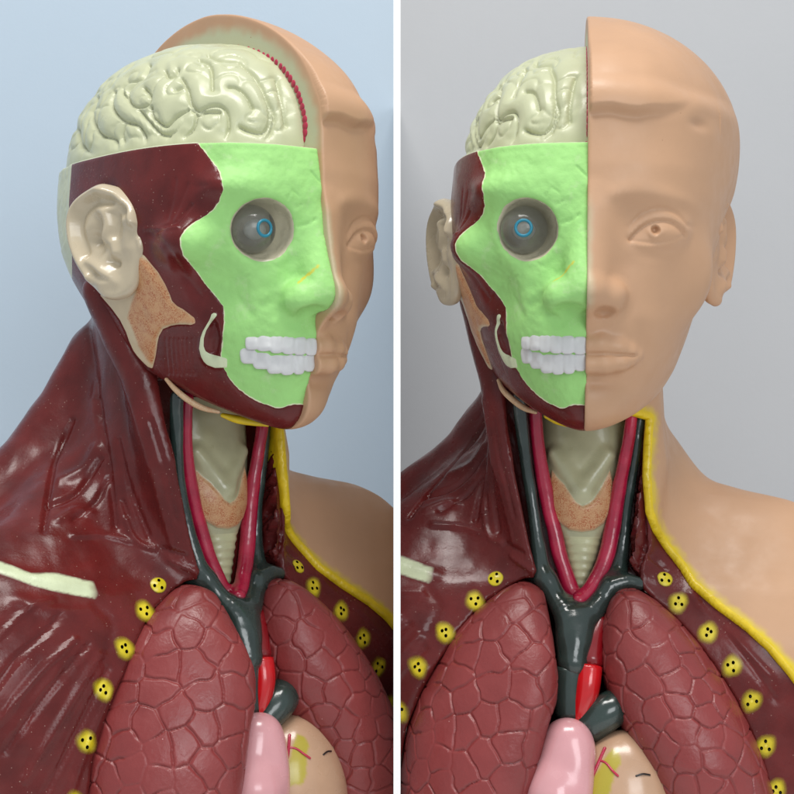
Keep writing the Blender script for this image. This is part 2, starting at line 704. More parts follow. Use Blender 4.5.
def anat_head(P):
    x, y, z = P.T
    d = loft(P, Wa, Fa, Ba, Na)
    # cheek bone, brow, hollow below the cheek bone
    d = smin(d, ell(P, (-57, -64.5, 292), (12.5, 14.5, 10)), 10)
    d = smin(d, ell(P, (-30, -84, 319), (24, 10.5, 5)), 10)
    d = smax(d, -ell(P, (-49, -83, 263), (11, 12, 13)), 12)
    # nose: bridge and wing
    d = smin(d, cap(P, (-0.5, -93, 302), (-2.0, -102.5, 268), 6.5, 9.5), 8)
    d = smin(d, ell(P, (-11.5, -98.5, 264.3), (10.2, 11, 8.6)), 5)
    d = smax(d, -ell(P, (-9, -106, 256.3), (8, 10, 4.6)), 2.5)
    # orbit
    d = smax(d, -ell(P, ORB, (15.4, 16.0, 14.8)), 3.6)
    jaw = -(z - 194.5 - 0.5 * (y + 75)) / 1.118
    d = smax(d, jaw, 6)
    d = smax(d, -ell(P, (-79.5, -15, 303), (9.5, 19, 26)), 4)
    d = smax(d, z - 341, 1.6)
    d = np.maximum(d, x - 0.6)
    return d


MUS_L = [(72, 120), (194, 120), (197, 141), (200, 146), (205, 152), (208, 157), (213, 163), (216.5, 167), (220, 174), (221.5, 180), (223, 190), (219, 201), (214, 208), (205, 216), (198, 219.5),
         (190, 225), (184, 230), (180, 238), (180.5, 246), (183, 255), (188, 262), (194, 268), (200, 277), (205, 284), (214, 295), (223.5, 306), (224, 315), (222.5, 335), (221, 355), (224, 368.5),
         (230, 380), (238, 389), (250, 397.5), (259, 402), (266, 404.5), (275, 408), (283, 408), (289, 405.5), (296, 404.5), (320, 404), (320, 440), (120, 440), (40, 320), (56, 262), (66, 240)]
GLA_L = [(134, 250), (139, 252), (144.7, 256), (152.8, 266), (158, 272), (165, 284), (170, 295), (172, 301), (177, 306), (182.7, 309), (188, 313), (194.5, 318), (195.5, 323), (191, 325), (186.7, 324.4), (178, 324.5),
         (170.6, 325.8), (163, 329), (159, 336), (157.5, 342.5), (156.5, 350), (155.5, 356.7), (152.5, 368.5), (148, 367), (144.4, 363.7), (138, 357), (133.3, 350.6), (129, 341), (126, 332), (120, 320), (112, 309),
         (100, 295), (105, 285), (125, 270)]
SPK_L = [(135.5, 254), (150, 262), (158, 272), (166, 284), (172, 301), (183, 309), (196, 318), (196, 324), (180, 323), (163, 327), (157, 338), (156, 355), (152.5, 366), (146, 360), (138, 346), (133, 331), (127, 318), (130, 305), (136, 290)]
CRE_L = [(208.9, 319.4), (210.9, 313.6), (213.5, 312), (216.5, 312.5), (218, 315.3), (215, 319), (210.9, 324.4), (206.8, 331), (204.6, 338.5), (204.4, 346), (206, 350.5), (210, 353), (215.9, 354.6), (222, 356.2), (228, 358), (228, 368.3), (214.9, 368.7),
         (206.9, 365.7), (203, 362), (200.3, 357), (198.2, 348.6), (199.6, 338), (202, 331)]


def anat_disp(P):
    L = pr('L', P)
    m = poly(L, MUS_L) * 0.52
    g = poly(L, GLA_L) * 0.52
    c = poly(L, CRE_L) * 0.52
    front = P[:, 1] < 60
    d = 0.55 * sstep(0.7, -0.7, m) * front                           # muscle sheet stands a little proud
    d += 1.5 * sstep(0.5, -2.0, g) + 0.5 * (noise(P, 7) * sstep(0, -2, g))
    d += 0.9 * sstep(0.5, -1.6, c)
    # temple hollow, jaw muscle fibres
    for pl, wd, dp in (([(213, 322), (207, 338), (208, 350)], 2.2, -0.6), ([(213, 325), (216, 340), (214, 352)], 4.5, -3.2),
                       ([(146, 229), (160, 229), (178, 228)], 1.6, 0.7), ([(150, 232), (165, 245), (180, 268), (200, 296)], 3.5, -0.8),
                       ([(192, 205), (178, 222), (158, 231)], 2.0, -0.8), ([(188, 185), (180, 205), (172, 222)], 2.0, -0.45), ([(176, 180), (173, 200), (168, 220)], 2.0, -0.45)):
        d += dp * np.exp(-(pline(L, pl) / wd) ** 2) * front
    for k in range(7):
        x0 = 166 + 4.4 * k
        d += -0.22 * np.exp(-(pline(L, [(x0, 338), (x0 + 1, 355), (x0 + 3, 374)]) / 0.9) ** 2)
    # chips and brush relief in the bone paint
    bone = sstep(0, 1.0, m)
    d += bone * (0.22 * noise(P, 4.5) + 0.16 * noise(P, 2.0, 5.1))
    for pl, wd, dp in (([(287, 198), (293, 190), (299, 196)], 1.0, -0.5), ([(296, 207), (302, 204)], 0.9, -0.5), ([(299, 226), (310, 223), (316, 219)], 1.5, -0.6),
                       ([(312, 172), (320, 182)], 1.0, -0.7), ([(228, 283), (240, 279), (250, 275)], 1.3, -0.4), ([(206, 292), (222, 283), (246, 270)], 1.6, -0.4),
                       ([(268, 262), (280, 268)], 2.0, -0.3), ([(240, 300), (252, 316)], 4.0, -0.7), ([(263, 305), (278, 298), (290, 292)], 5.0, -0.5)):
        d += dp * np.exp(-(pline(L, pl) / wd) ** 2)
    return d


A = shell(anat_head, (-84, -116, 192), (2, 116, 344), 0.9, anat_disp)
P = A.P
L = pr('L', P)
mu = poly(L, MUS_L) * 0.52 + 0.28 * noise(P, 1.6) + 0.2 * noise(P, 4.0)
A.put(ym=np.clip(sstep(1.7, 0.5, pline(L, [(299, 282), (306, 276.5), (313, 270), (318.5, 265.5)]) + 1.3 * noise(P, 1.5)), 0, 1), edge=np.clip(mu, 0, 2), spk=np.clip(-poly(L, SPK_L) * 0.4 + 0.2, 0, 1), orb=ell(P, ORB, (16.0, 16.6, 15.4)) - 0.30 + 0.35 * noise(P, 5) + 0.2 * noise(P, 1.8), mu=mu,
      gl=np.where(P[:, 1] < 30, poly(L, GLA_L), 30), cr=np.where(P[:, 1] < -20, poly(L, CRE_L) + 0.8, 30), bk=np.where(P[:, 1] > 30, L[:, 0] - 72, 20.0), top=341 - 0.35 - P[:, 2])
k = {n: 6 + i for i, n in enumerate(A.keys)}
rimcap, A = A.split(A.V[:, k['top']])
front, back = A.split(-np.where(A.P[:, 1] > 20, 1.0, -1.0) * 0 - A.V[:, k['bk']])
socket, front = front.split(np.maximum(front.V[:, k['orb']], -front.V[:, k['mu']] * 0 - 1))
crescent, front = front.split(front.V[:, k['cr']])
gland, front = front.split(front.V[:, k['gl']])
face_mus, green = front.split(front.V[:, k['mu']])
skull = part('skull_bone', green, 'green', label='light green painted facial bone')
crescent, gland, socket = largest(crescent), largest(gland), largest(socket)
part('eye_socket', socket, 'socket', skull)
part('coronoid_bone', crescent, 'clav')
PARTS[-1][1].put(fade=np.zeros(len(crescent.V)))
part('parotid_gland', gland, 'gland', label='orange speckled cream gland in front of the ear')
part('face_muscle', face_mus, 'muscle')
part('skull_rim', joined([rimcap, back]), 'rim')

# ------------------------------------------------------------------ brain
Z5 = lambda pts: [(x / 4.9625 + 60, y / 4.9625 + 10) for x, y in pts]
Z6 = lambda pts: [(x / 4.9625 + 200, y / 4.9625 + 10) for x, y in pts]
SULCI = [Z5([(520, 300), (533, 325), (570, 312), (582, 290)]), Z5([(600, 335), (612, 365), (570, 392)]),
         Z5([(612, 350), (632, 400), (648, 465), (690, 500), (790, 503)]), Z6([(0, 495), (50, 472), (100, 472), (135, 510), (142, 580), (128, 640)]),
         Z5([(415, 385), (442, 425), (425, 465), (362, 475), (332, 440), (330, 395), (370, 350)]), Z5([(445, 480), (452, 525), (500, 568), (530, 572), (570, 530), (630, 490)]),
         Z5([(262, 400), (245, 450), (262, 500), (312, 550), (380, 572), (410, 620), (425, 660)]), Z5([(312, 560), (298, 620), (312, 660)]),
         Z5([(150, 500), (160, 560), (200, 622), (260, 640), (290, 690)]), Z5([(80, 590), (105, 680), (180, 725)]), Z5([(650, 492), (672, 520), (655, 590), (620, 632)]),
         Z5([(380, 490), (425, 540), (490, 612), (540, 625)]), Z5([(330, 350), (298, 390), (330, 445)]), Z5([(672, 520), (720, 505), (780, 502)]),
         Z6([(30, 265), (52, 285), (58, 390)]), Z6([(140, 375), (185, 380), (228, 420), (262, 480)]),
         Z6([(205, 262), (275, 325), (318, 400), (345, 470), (348, 560), (310, 612), (245, 602), (200, 580)]), Z6([(385, 345), (405, 430), (418, 500), (432, 570)]),
         Z6([(330, 430), (372, 520), (352, 610), (328, 645)]), Z6([(40, 215), (100, 240), (180, 247), (215, 265)]),
         Z5([(180, 430), (150, 500)]), Z5([(690, 240), (745, 270), (755, 390)]), Z5([(440, 270), (400, 330), (330, 350)])]


def brain(P):
    q = P - np.array([0, YC, 341])
    b_ = np.where(q[:, 1] < 0, 97.0, 88.0)
    n = 2.15
    k0 = ((np.abs(q[:, 0]) / 68.5) ** n + (np.abs(q[:, 1]) / b_) ** n + (np.abs(q[:, 2]) / 68.0) ** n) ** (1 / n)
    d = np.linalg.norm(q, axis=1) * (1 - 1 / np.maximum(k0, 0.05))
    d = np.maximum(d, 335 - P[:, 2])
    return np.maximum(d, P[:, 0] - 0.4)


def brain_disp(P):
    L = pr('L', P)
    d = np.full(len(P), 1e9)
    for s in SULCI:
        d = np.minimum(d, pline(L, spline(s, 4)))
    vis = (P[:, 1] < 55)
    n = noise(P, 17, 3.3) + 0.4 * noise(P, 8, 1.2)
    d2 = np.abs(n) * 20
    rear = sstep(45, 65, P[:, 1])
    d = d * (1 - rear) + d2 * rear
    n2 = np.abs(noise(P, 10.5, 6.1) + 0.35 * noise(P, 5, 1.7)) * 11
    d2nd = n2 + 3.0 * np.exp(-(d / 2.5) ** 2)
    d = d + 0.45 * noise(P, 5, 2.0)
    g = -1.3 * np.exp(-(np.maximum(d, 0) / 1.4) ** 2) - 2.6 * np.exp(-np.maximum(d, 0) / 5.0)
    g -= 0.3 * np.exp(-(d2nd / 1.4) ** 2) + 0.9 * np.exp(-d2nd / 3.2)
    # smooth, flatter toward the base rim
    z = P[:, 2]
    f = sstep(342, 350, z)
    m = sstep(-1.5, -7, P[:, 0]) * 0.7 + 0.3
    return g * f * m + 0.9


B = shell(brain, (-74, -90, 332), (2, 106, 414), 0.8, brain_disp)
part('brain', B, 'brain')

# ------------------------------------------------------------------ ear (modelled in its own plane)
def make_ear(side):
    E0 = np.array([-74.5 if side > 0 else -69.5, -22, 298])
    u = np.array([-0.30, 0.95, 0.0] if side > 0 else [-0.22, 0.97, 0])
    u /= np.linalg.norm(u)
    v = np.array([0, 0.0, 1.0])
    n = np.cross(v, u) * 1.0
    n /= np.linalg.norm(n)
    if n[0] > 0:
        n = -n

    def uv(px, py):
        o, r = ray('L', px, py)
        t = ((E0 - o) @ n) / (r @ n)
        q = o + r * t - E0
        return (q @ u, q @ v)
    out = [uv(*p) for p in spline([(141, 226), (138.5, 212), (133, 201), (124, 191), (114, 185.5), (102, 184), (90, 190), (79, 200), (72.5, 213), (71, 228), (73, 246), (79, 264), (88, 280), (98, 292), (108, 299), (117, 300), (126, 296), (133, 286), (137, 270), (142, 255), (144, 242), (141, 226)], 4)[:-1]]
    FEAT = [([(137, 222), (134, 209), (125, 199), (113, 192), (101, 190.5), (89, 197), (79.5, 208), (76, 223), (78, 243), (84.5, 262), (93, 277)], 2.6, 3.4),
            ([(128, 212), (119, 205), (106, 202.5), (94, 206), (86, 217), (85, 236), (90, 254)], 2.2, -2.0),
            ([(118, 206), (111, 212), (112, 226), (108, 238)], 2.6, 2.2), ([(122, 218), (121, 227), (119, 236)], 2.0, -1.0),
            ([(104, 214), (97, 222), (93, 230)], 3.6, 1.6), ([(103, 221), (103, 232), (101, 240)], 3.0, -2.8), ([(97, 240), (104, 248)], 4.2, -3.2), ([(116, 243), (118, 252)], 2.6, 2.4),
            ([(114, 262), (118, 264)], 2.0, -2.6), ([(93, 262), (102, 268), (113, 276)], 2.6, 2.6), ([(96, 280), (106, 284), (117, 282)], 2.6, 1.4), ([(100, 275), (112, 280)], 1.4, -1.0),
            ([(135, 222), (130, 232), (130, 246)], 5.0, 2.2), ([(141, 240), (142, 248)], 1.6, 1.2), ([(123, 207), (126, 213), (128, 220)], 3.0, 2.4)]
    FEAT = [([uv(*p) for p in spline(a, 4)], wd, dp) for a, wd, dp in FEAT]
    s = np.array([side, 1, 1.0])

    def f(Q):
        q = Q * s - E0
        U = np.stack([q @ u, q @ v], 1)
        w_ = q @ n
        d2 = poly(U, out)
        h = np.zeros(len(Q))
        for a, wd, dp in FEAT:
            h += dp * np.exp(-(pline(U, a) / (wd * 1.12)) ** 2)
        h += 2.6 * np.exp(-((U[:, 0] - 5) / 6) ** 2)
        h += np.clip(U[:, 0], 0, 40) * 0.10
        e = np.abs(w_ - (h - 3.0) * 1.0 - 0.2) - 3.4
        # front part carries through to the side of the head
        return smax(d2, e * 0.8, 4.0)
    lo, hi = np.array([-98, -52, 256]), np.array([-52, 30, 334])
    if side > 0:
        return shell(f, lo, hi, 0.7)
    return shell(f, (52, -52, 256), (98, 30, 334), 0.8)


earR = make_ear(1)
part('ear', earR, 'cream', label='glossy cream ear on the opened side')

# ------------------------------------------------------------------ eyeball
EC = np.array([-31.2, -83.6, 299.0])
eye = part('eyeball', sphere(EC, 12.1, 48, 30), 'eye', label='smoky clear eyeball with a cyan iris ring')
th = np.linspace(0, 2 * np.pi, 33)
part('iris_ring', tube(np.column_stack([EC[0] + 3.9 * np.cos(th), np.full(33, EC[1] - 11.5), EC[2] - 0.4 + 3.9 * np.sin(th), np.full(33, 0.8)]), 10, 2), 'cyan', eye)
part('lens', sphere(EC + np.array([0, -2.5, -0.4]), (5.2, 5.2, 4.6)), 'lens', eye)

# ------------------------------------------------------------------ teeth: two rows along the jaw
def teeth(rows):
    def arch(x, z):
        Q = np.column_stack([x, np.zeros_like(x), z])
        n = Na(z)
        a = np.abs(x) / Wa(z)
        return YC - (YC - Fa(z)) * np.maximum(1 - a ** n, 0.01) ** (1 / n)

    def f(P):
        d = None
        for (xc, hw, z0, z1) in rows:
            zc, hz = (z0 + z1) / 2, (z1 - z0) / 2
            yy = arch(np.array([xc]), np.array([zc]))[0]
            sl = (arch(np.array([xc + 1]), np.array([zc]))[0] - arch(np.array([xc - 1]), np.array([zc]))[0]) / 2
            t = np.array([1, sl, 0]) / np.hypot(1, sl)
            nn = np.array([sl, -1, 0]) / np.hypot(1, sl)
            q = P - np.array([xc, yy, zc])
            a, b_, c_ = np.abs(q @ t) / ((hw + 0.12) * np.hypot(1, sl)), np.abs(q @ nn) / 1.45, np.abs(q[:, 2]) / (hz + 1.25)
            k0 = (a ** 3.4 + b_ ** 2.6 + c_ ** 3.4) ** (1 / 3.4)
            e = np.linalg.norm(q, axis=1) * (1 - 1 / np.maximum(k0, 0.05))
            d = e if d is None else smin(d, e, 0.8)
        return np.maximum(d, P[:, 0] - 0.3)
    return f


up = [(-2.8, 3.3, 237.0, 243.6), (-8.8, 3.3, 237.2, 244.3), (-14.6, 3.2, 237.6, 244.6), (-20.0, 2.9, 238.0, 245.4), (-25.0, 2.8, 239.0, 245.4), (-29.4, 2.2, 239.8, 245.2)]
dn = [(-2.6, 3.0, 229.0, 236.8), (-8.0, 3.0, 227.6, 237.0), (-13.4, 3.1, 227.0, 237.4), (-18.8, 3.2, 227.8, 237.8), (-24.2, 3.1, 230.2, 238.7), (-29.2, 2.6, 233.0, 239.5)]
part('upper_teeth', shell(teeth(up), (-36, -104, 232), (2, -62, 250), 0.5, lambda P: 0.28 * noise(P, 3.0)), 'teeth', skull)
part('lower_teeth', shell(teeth(dn), (-36, -104, 222), (2, -62, 244), 0.5, lambda P: 0.28 * noise(P, 3.0)), 'teeth', skull)

# ================================================================== HEAD, skin side (x > 0)
Ws = curve([188, 192, 197, 205, 216, 232, 250, 263, 276, 290, 305, 318, 340, 360], [10, 16, 27, 37, 44, 50.5, 57, 61, 66, 71, 74.5, 76, 77, 77], 2.5)
Fs = curve([190, 195, 200, 206, 214, 222, 230, 238, 246, 254, 262, 280, 295, 308, 318, 330, 341, 350, 360],
           [-60, -69, -78, -83, -86, -86.5, -90.5, -93, -95, -96.5, -96, -96, -98, -100, -101.5, -101, -98.5, -97, -96.5], 1.8)
Ns = curve([200, 220, 238, 254, 275, 300, 341], [2.05, 2.4, 2.55, 2.55, 2.5, 2.5, 2.5], 5)


def eye_uv(P):
    """eye opening coordinates on the skin side"""
    return (P[:, 0] - 35.2) * 1.07, P[:, 2] - 298.2


def skin_head(P):
    x, y, z = P.T
    d = smax(loft(P, Ws, Fs, Ba, Ns), z - 366, 8)
    # hair cap
    q = P - np.array([0, YC, 355.0])
    ny = np.where(q[:, 1] < 0, 1.65, 2.1)
    rho = ((np.abs(q[:, 0]) / 86) ** 2 + (np.abs(q[:, 1]) / np.where(q[:, 1] < 0, 110.5, 100)) ** ny + (np.abs(q[:, 2]) / np.where(q[:, 2] > 0, 73.0, 92.0)) ** 2) ** 0.5
    hc = np.linalg.norm(q, axis=1) * (1 - 1 / np.maximum(rho, 0.05))
    d = smin(d, smax(hc, 312 - z, 20), 9)
    # cheek, brow and eye basin
    d = smin(d, ell(P, (47, -57, 277), (15, 11, 17)), 18)
    d = smax(d, -ell(P, (31, -110, 302), (15.5, 14.6, 12)), 11)
    d = smin(d, ell(P, (35, -77.5, 299), (15.5, 12.5, 12)), 4.5)
    # nose
    d = smin(d, cap(P, (0, -95, 304), (0, -103.5, 268), 6.5, 9.0), 15)
    d = smin(d, ell(P, (0, -105.3, 266), (9.8, 9, 7.8)), 5)
    d = smin(d, cap(P, (0, -101, 259), (0, -94, 253), 4.0, 4.5), 5)
    d = smin(d, ell(P, (12, -97, 263.3), (8, 9, 7.4)), 6)
    d = smax(d, -ell(P, (9.2, -103.2, 255.8), (5.2, 7, 3.1)), 2.2)
    # lips
    ul = chain(P, [(0, -94.6, 240.2, 4.1), (7, -94.4, 240.8, 4.1), (16, -91.6, 239.5, 3.6), (22, -88.4, 237.6, 2.5), (26.5, -84.6, 236.3, 0.9)], 2)
    ll = chain(P, [(0, -93.4, 231.2, 5.1), (9, -92.8, 231.3, 5.1), (17, -90.0, 232.4, 4.3), (22, -87.2, 234.0, 2.9), (26.5, -84.2, 235.5, 0.9)], 2)
    d = smin(smin(d, ul, 5.0), smin(d, ll, 5.0), 0.8)
    d = smax(d, -chain(P, [(-1, -98.0, 236.0, 1.0), (10, -97.2, 236.0, 1.0), (18, -94.2, 235.9, 0.9), (23, -90.6, 235.8, 0.7), (26.0, -87.8, 235.8, 0.3)]), 0.8)
    # chin
    d = smin(d, ell(P, (0, -76, 212), (15, 11, 10)), 10)
    jaw = -(z - 193.5 - 0.55 * (y + 75)) / 1.14
    d = smax(d, jaw, 8)
    d = smax(d, -x, 1.6)
    return d


def skin_disp(P):
    x, y, z = P.T
    u, v = eye_uv(P)
    fr = (y < -55)
    d = np.zeros(len(P))
    t = np.clip(u / 15.8, -1, 1)
    zu = -3.4 + t * 1.9 + 8.2 * (1 - np.abs(t) ** 2.3)
    zlw = -3.6 + t * 1.9 - 3.1 * (1 - np.abs(t) ** 2)
    wd = sstep(17.0, 12.5, np.abs(u))
    below = np.maximum(zu - v, 0)
    d -= 1.35 * sstep(-0.45, 0.6, zu - v) * np.exp(-(below / 3.6) ** 2) * sstep(-2.5, 0.5, v - zlw) * sstep(16.6, 14.5, np.abs(u)) * fr
    d += 1.0 * np.exp(-((u + 1) ** 2 / 95 + (v + 0.5) ** 2 / 34)) * fr
    d += 0.45 * np.exp(-((v - zu - 2.2) / 1.9) ** 2) * wd * fr
    d -= 0.75 * np.exp(-((v - zu - 5.4 + 0.05 * u) / 1.35) ** 2) * sstep(21, 12, np.abs(u - 2)) * fr
    d -= 0.40 * np.exp(-((v - zlw - 0.3) / 0.7) ** 2) * sstep(16, 11, np.abs(u + 1)) * fr
    d += 0.40 * np.exp(-((v - zlw + 1.5) / 1.5) ** 2) * sstep(16, 6, np.abs(u + 3)) * fr
    d -= 0.55 * np.exp(-((v - zlw + 6.0) / 3.0) ** 2) * sstep(17, 4, np.abs(u)) * fr
    d -= 0.6 * np.exp(-((u + 15.5) ** 2 + (v + 5.0) ** 2) / 3.0) * fr
    # pupil pit
    rp = np.hypot(u + 1.7, v + 0.4)
    d -= 3.2 * sstep(2.5, 1.0, rp) * fr
    d += 0.45 * np.exp(-((rp - 3.6) / 1.1) ** 2) * sstep(1.5, -2.5, v) * fr
    # hairline step and its dip
    zl = np.interp(x, [0, 12, 24, 36, 47, 55, 90], [355.5, 356.5, 355.2, 357.0, 361, 366, 366]) + 0.4 * np.sin(x / 4.0)
    hs_ = sstep(55, 26, x) * sstep(-15, -48, y)
    d += 3.5 * sstep(-2.4, 2.8, z - zl) * sstep(48, 6, z - zl) * hs_
    d -= 0.9 * np.exp(-((z - zl + 2.2) / 2.6) ** 2) * hs_
    d -= 1.5 * np.exp(-((x - 56) ** 2 / 20 + (z - 353) ** 2 / 7)) * fr
    d -= 0.9 * np.exp(-((x - 62) ** 2 / 60 + (z - 358) ** 2 / 40)) * fr
    # brow ridge
    d += 1.1 * np.exp(-((z - 315 + 0.004 * (x - 25) ** 2) / 4.0) ** 2) * sstep(5, 14, x) * sstep(62, 45, x) * fr
    # lips
    wl = sstep(25.5, 15, x)
    line = 235.9 + 0.35 * np.cos(x / 4.2) - 0.0012 * x * x
    upl = 3.6 * np.maximum(1 - (x / 25.5) ** 2, 0) + 0.6 * np.exp(-((x - 5) / 4) ** 2)
    d -= 1.2 * np.exp(-((z - 222.4) / 3.4) ** 2) * sstep(29, 9, x) * sstep(-0.5, 4, x) * fr
    d -= 0.35 * np.exp(-(x / 3.0) ** 2) * np.exp(-((z - 248) / 4.5) ** 2) * fr
    # nose wing crease, cheek fold
    d -= 0.3 * np.exp(-((np.hypot(x - 11.5, z - 264.8) - 10.0) / 1.6) ** 2) * sstep(12, 17, x) * sstep(274, 268, z) * (y < -80)
    d -= 0.7 * np.exp(-(pline(np.stack([x, z], 1), [(20, 262), (26, 250), (29, 238)]) / 4) ** 2) * fr
    return d * sstep(0.3, 1.6, x) + 0.06 * noise(P, 9)


Sk = shell(skin_head, (-2, -122, 186), (92, 118, 432), 0.75, skin_disp)
# sprayed ivory on the cut wall beside the brain
Pk = Sk.P
q = Pk - np.array([0, YC, 341])
kb = np.sqrt((q[:, 1] / np.where(q[:, 1] < 0, 97, 88)) ** 2 + (q[:, 2] / 68) ** 2)
dw = (kb - 1) * 80
cr = sstep(1.6, 0.3, Pk[:, 0]) * (Pk[:, 2] > 338) * sstep(15.5, 7, dw + 1.2 * noise(Pk, 5))
Sk.put(cream=np.clip(cr * sstep(336, 344, Pk[:, 2]) + 0.55 * sstep(4.5, 0.5, Pk[:, 0] + 1.2 * noise(Pk, 6)) * sstep(255, 262, Pk[:, 2]) * sstep(318, 300, Pk[:, 2]) * (Pk[:, 1] < -80), 0, 1), yel=np.zeros(len(Pk)))

earL = make_ear(-1)


# red dotted line along the cut wall
dots = []
arc = spline([(303, 139), (305, 130), (304.5, 118), (301, 103), (297, 91), (291, 80), (283, 69), (274, 61), (264, 55.5), (252, 50.5), (240, 48), (225, 47), (212, 48.5), (200, 50), (188, 52)], 10)
seg = np.r_[0, np.cumsum(np.linalg.norm(np.diff(arc, axis=0), axis=1))]
pos = 0.0
while pos < seg[-1] - 1:
    f_ = pos / seg[-1]
    px, py = np.interp(pos, seg, arc[:, 0]), np.interp(pos, seg, arc[:, 1])
    c3 = atx('L', px, py, -0.1)
    rr = 1.9 * (1 - f_) ** 0.5 + 0.45 + 0.15 * math.sin(pos * 3)
    dots.append(sphere(c3, (0.55, rr * 0.95, rr), 12, 8))
    pos += 6.6 * (1 - f_) + 3.8 * f_ + 0.5 * math.sin(pos * 7)
bar = [atx('L', 291, 147.0, -3), atx('L', 298, 147.6, -1.5), atx('L', 304, 147.8, -0.5)]
dots.append(tube(np.column_stack([bar, [0.7, 1.0, 0.7]]), 8, 4))

# ================================================================== TORSO
ZTa = curve([0, 40, 54, 58, 81, 104, 150, 190, 215], [235, 215, 200, 192, 173, 153, 132, 98, 40], 4)
ZTs = curve([0, 40, 50, 61, 84, 120, 135, 150, 170, 195, 215], [215, 200, 191, 183, 174, 160, 149, 134, 112, 80, 40], 4)
FT = curve([-80, 0, 42, 68, 86, 102, 113, 119, 135, 152, 165, 175, 190, 205], [-36, -35, -34, -33, -29, -22, -16, -10, 2, 14, 25, 33, 45, 52], 3)


def torso(P):
    x, y, z = P.T
    ax = np.abs(x)
    zt = np.where(x < 0, ZTa(ax), ZTs(ax) - 0.6 * np.clip(y - 20, 0, 80) * sstep(55, 80, ax))
    yf = FT(z)
    dy = y - 66
    dep = np.where(dy < 0, 66 - yf, 58)
    n = 3.6
    rho = ((ax / 208) ** n + (np.abs(dy) / dep) ** n) ** (1 / n) + 1e-6
    d = np.hypot(x, dy) * (1 - 1 / np.maximum(rho, 0.05))
    dl = np.abs(dy) * 1.0 - dep                                   # true depth near the middle
    wq = sstep(150, 90, ax)
    d = d * (1 - wq) + np.maximum(dl, ax - 208) * wq
    d = smax(d, (z - zt) * 0.74, 26)
    # neck
    a = np.where(x < 0, np.interp(z, [120, 180, 205, 240, 300], [60, 56, 51, 49, 52]), np.interp(z, [120, 180, 205, 240, 300], [56, 50, 45, 43, 44]))
    qn = np.hypot(x / a, (y - 33) / 57)
    nk = np.maximum((qn - 1) * a, z - 300)
    d = smin(d, nk, 22)
    # trapezius behind the neck on the opened side
    d = smin(d, chain(P, [(-34, 80, 240, 14), (-58, 84, 192, 16), (-92, 84, 156, 18), (-150, 76, 122, 20)], 10), 16)
    # sternomastoid cord on either side of the throat
    for sgn in (-1, 1):
        d = smin(d, chain(P, [(sgn * 60 if sgn < 0 else 38, 18, 272, 11 if sgn < 0 else 6), (sgn * 47 if sgn < 0 else 31, 4 if sgn > 0 else 0, 225, 11 if sgn < 0 else 6), (sgn * 38 if sgn < 0 else 35, -10 if sgn < 0 else -3, 180, 11.5 if sgn < 0 else 7), (sgn * 25, -12, 135, 9.5), (sgn * 17, -14, 112, 7)]), 12)
    return d


CAV_R = [(505, 380), (508, 430), (514, 470), (521, 505), (528, 540), (536, 568), (534, 578), (524, 579), (509, 586), (482, 604), (457, 633), (437, 664), (421, 692), (407, 729), (400, 771), (394, 900),
         (788, 900), (771, 800), (760, 757), (737, 702), (717, 670), (694, 639), (674, 617), (655, 601), (644, 590), (640, 580), (641, 566), (648, 545), (647, 520), (646, 480), (648, 440), (652, 400), (652, 380)]


def torso_cut(P):
    d = torso(P)
    R = pr('R', P)
    c = poly(R, CAV_R) * 0.54
    floor = np.interp(P[:, 2], [-60, 85, 105, 120, 160, 205], [6, 2, -9, -7, 2, 6])
    cv = np.maximum(c, P[:, 1] - floor)
    sh_ = R[:, 0] > np.interp(R[:, 1], [400, 427, 457, 497, 536, 566, 586, 600], [649, 646, 643, 637, 633, 631, 648, 900])
    cv = np.where(sh_, np.maximum(cv, -(d + 2.8)), cv)
    return smax(d, -cv, 2.2)


FOLDS = [([(72, 420), (60, 448), (52, 470), (44, 530)], 2.6, -2.2), ([(49, 505), (64, 500), (80, 490), (101, 458)], 2.6, -2.2), ([(74, 520), (96, 502), (107, 479)], 2.6, -1.8),
         ([(96, 400), (104, 440), (111, 484), (116, 526)], 3.0, -1.9), ([(118, 440), (125, 474), (135.5, 505), (148.5, 536)], 2.6, -1.7), ([(73, 536), (104, 535), (130, 541)], 2.6, 1.3),
         ([(58, 520), (75, 510), (90, 512)], 4.0, 1.4), ([(60, 480), (84, 468), (96, 448)], 5.0, 1.6), ([(126, 520), (132, 535), (142, 545), (155, 548)], 3.0, 1.5), ([(122, 500), (128, 515)], 2.0, -1.5),
         ([(-6, 690), (20, 655), (48, 630), (60, 615)], 3.2, -1.5), ([(0, 720), (40, 672), (75, 640)], 3.0, 1.5), ([(4, 752), (50, 690), (88, 645)], 2.6, -1.6), ([(25, 780), (66, 712), (100, 655)], 3.6, 1.3),
         ([(45, 794), (78, 730), (108, 668)], 2.6, -1.3), ([(-4, 640), (30, 608), (52, 600)], 3.0, 1.0), ([(70, 794), (92, 735), (112, 690)], 3.0, 1.0), ([(96, 606), (112, 622), (108, 650)], 4.0, -0.9),
         ([(88, 330), (96, 380), (100, 420)], 2.4, -1.2), ([(150, 420), (165, 470), (176, 520)], 2.4, -1.0), ([(130, 400), (146, 450), (158, 500), (172, 545)], 3.0, 0.8),
         ([(170, 560), (182, 566), (196, 572)], 3.0, 1.3), ([(160, 548), (172, 552), (186, 556)], 2.2, -1.3), ([(18, 600), (60, 612), (90, 610)], 7.0, 1.2), ([(-10, 570), (40, 579), (98, 590)], 7.0, 1.2)]
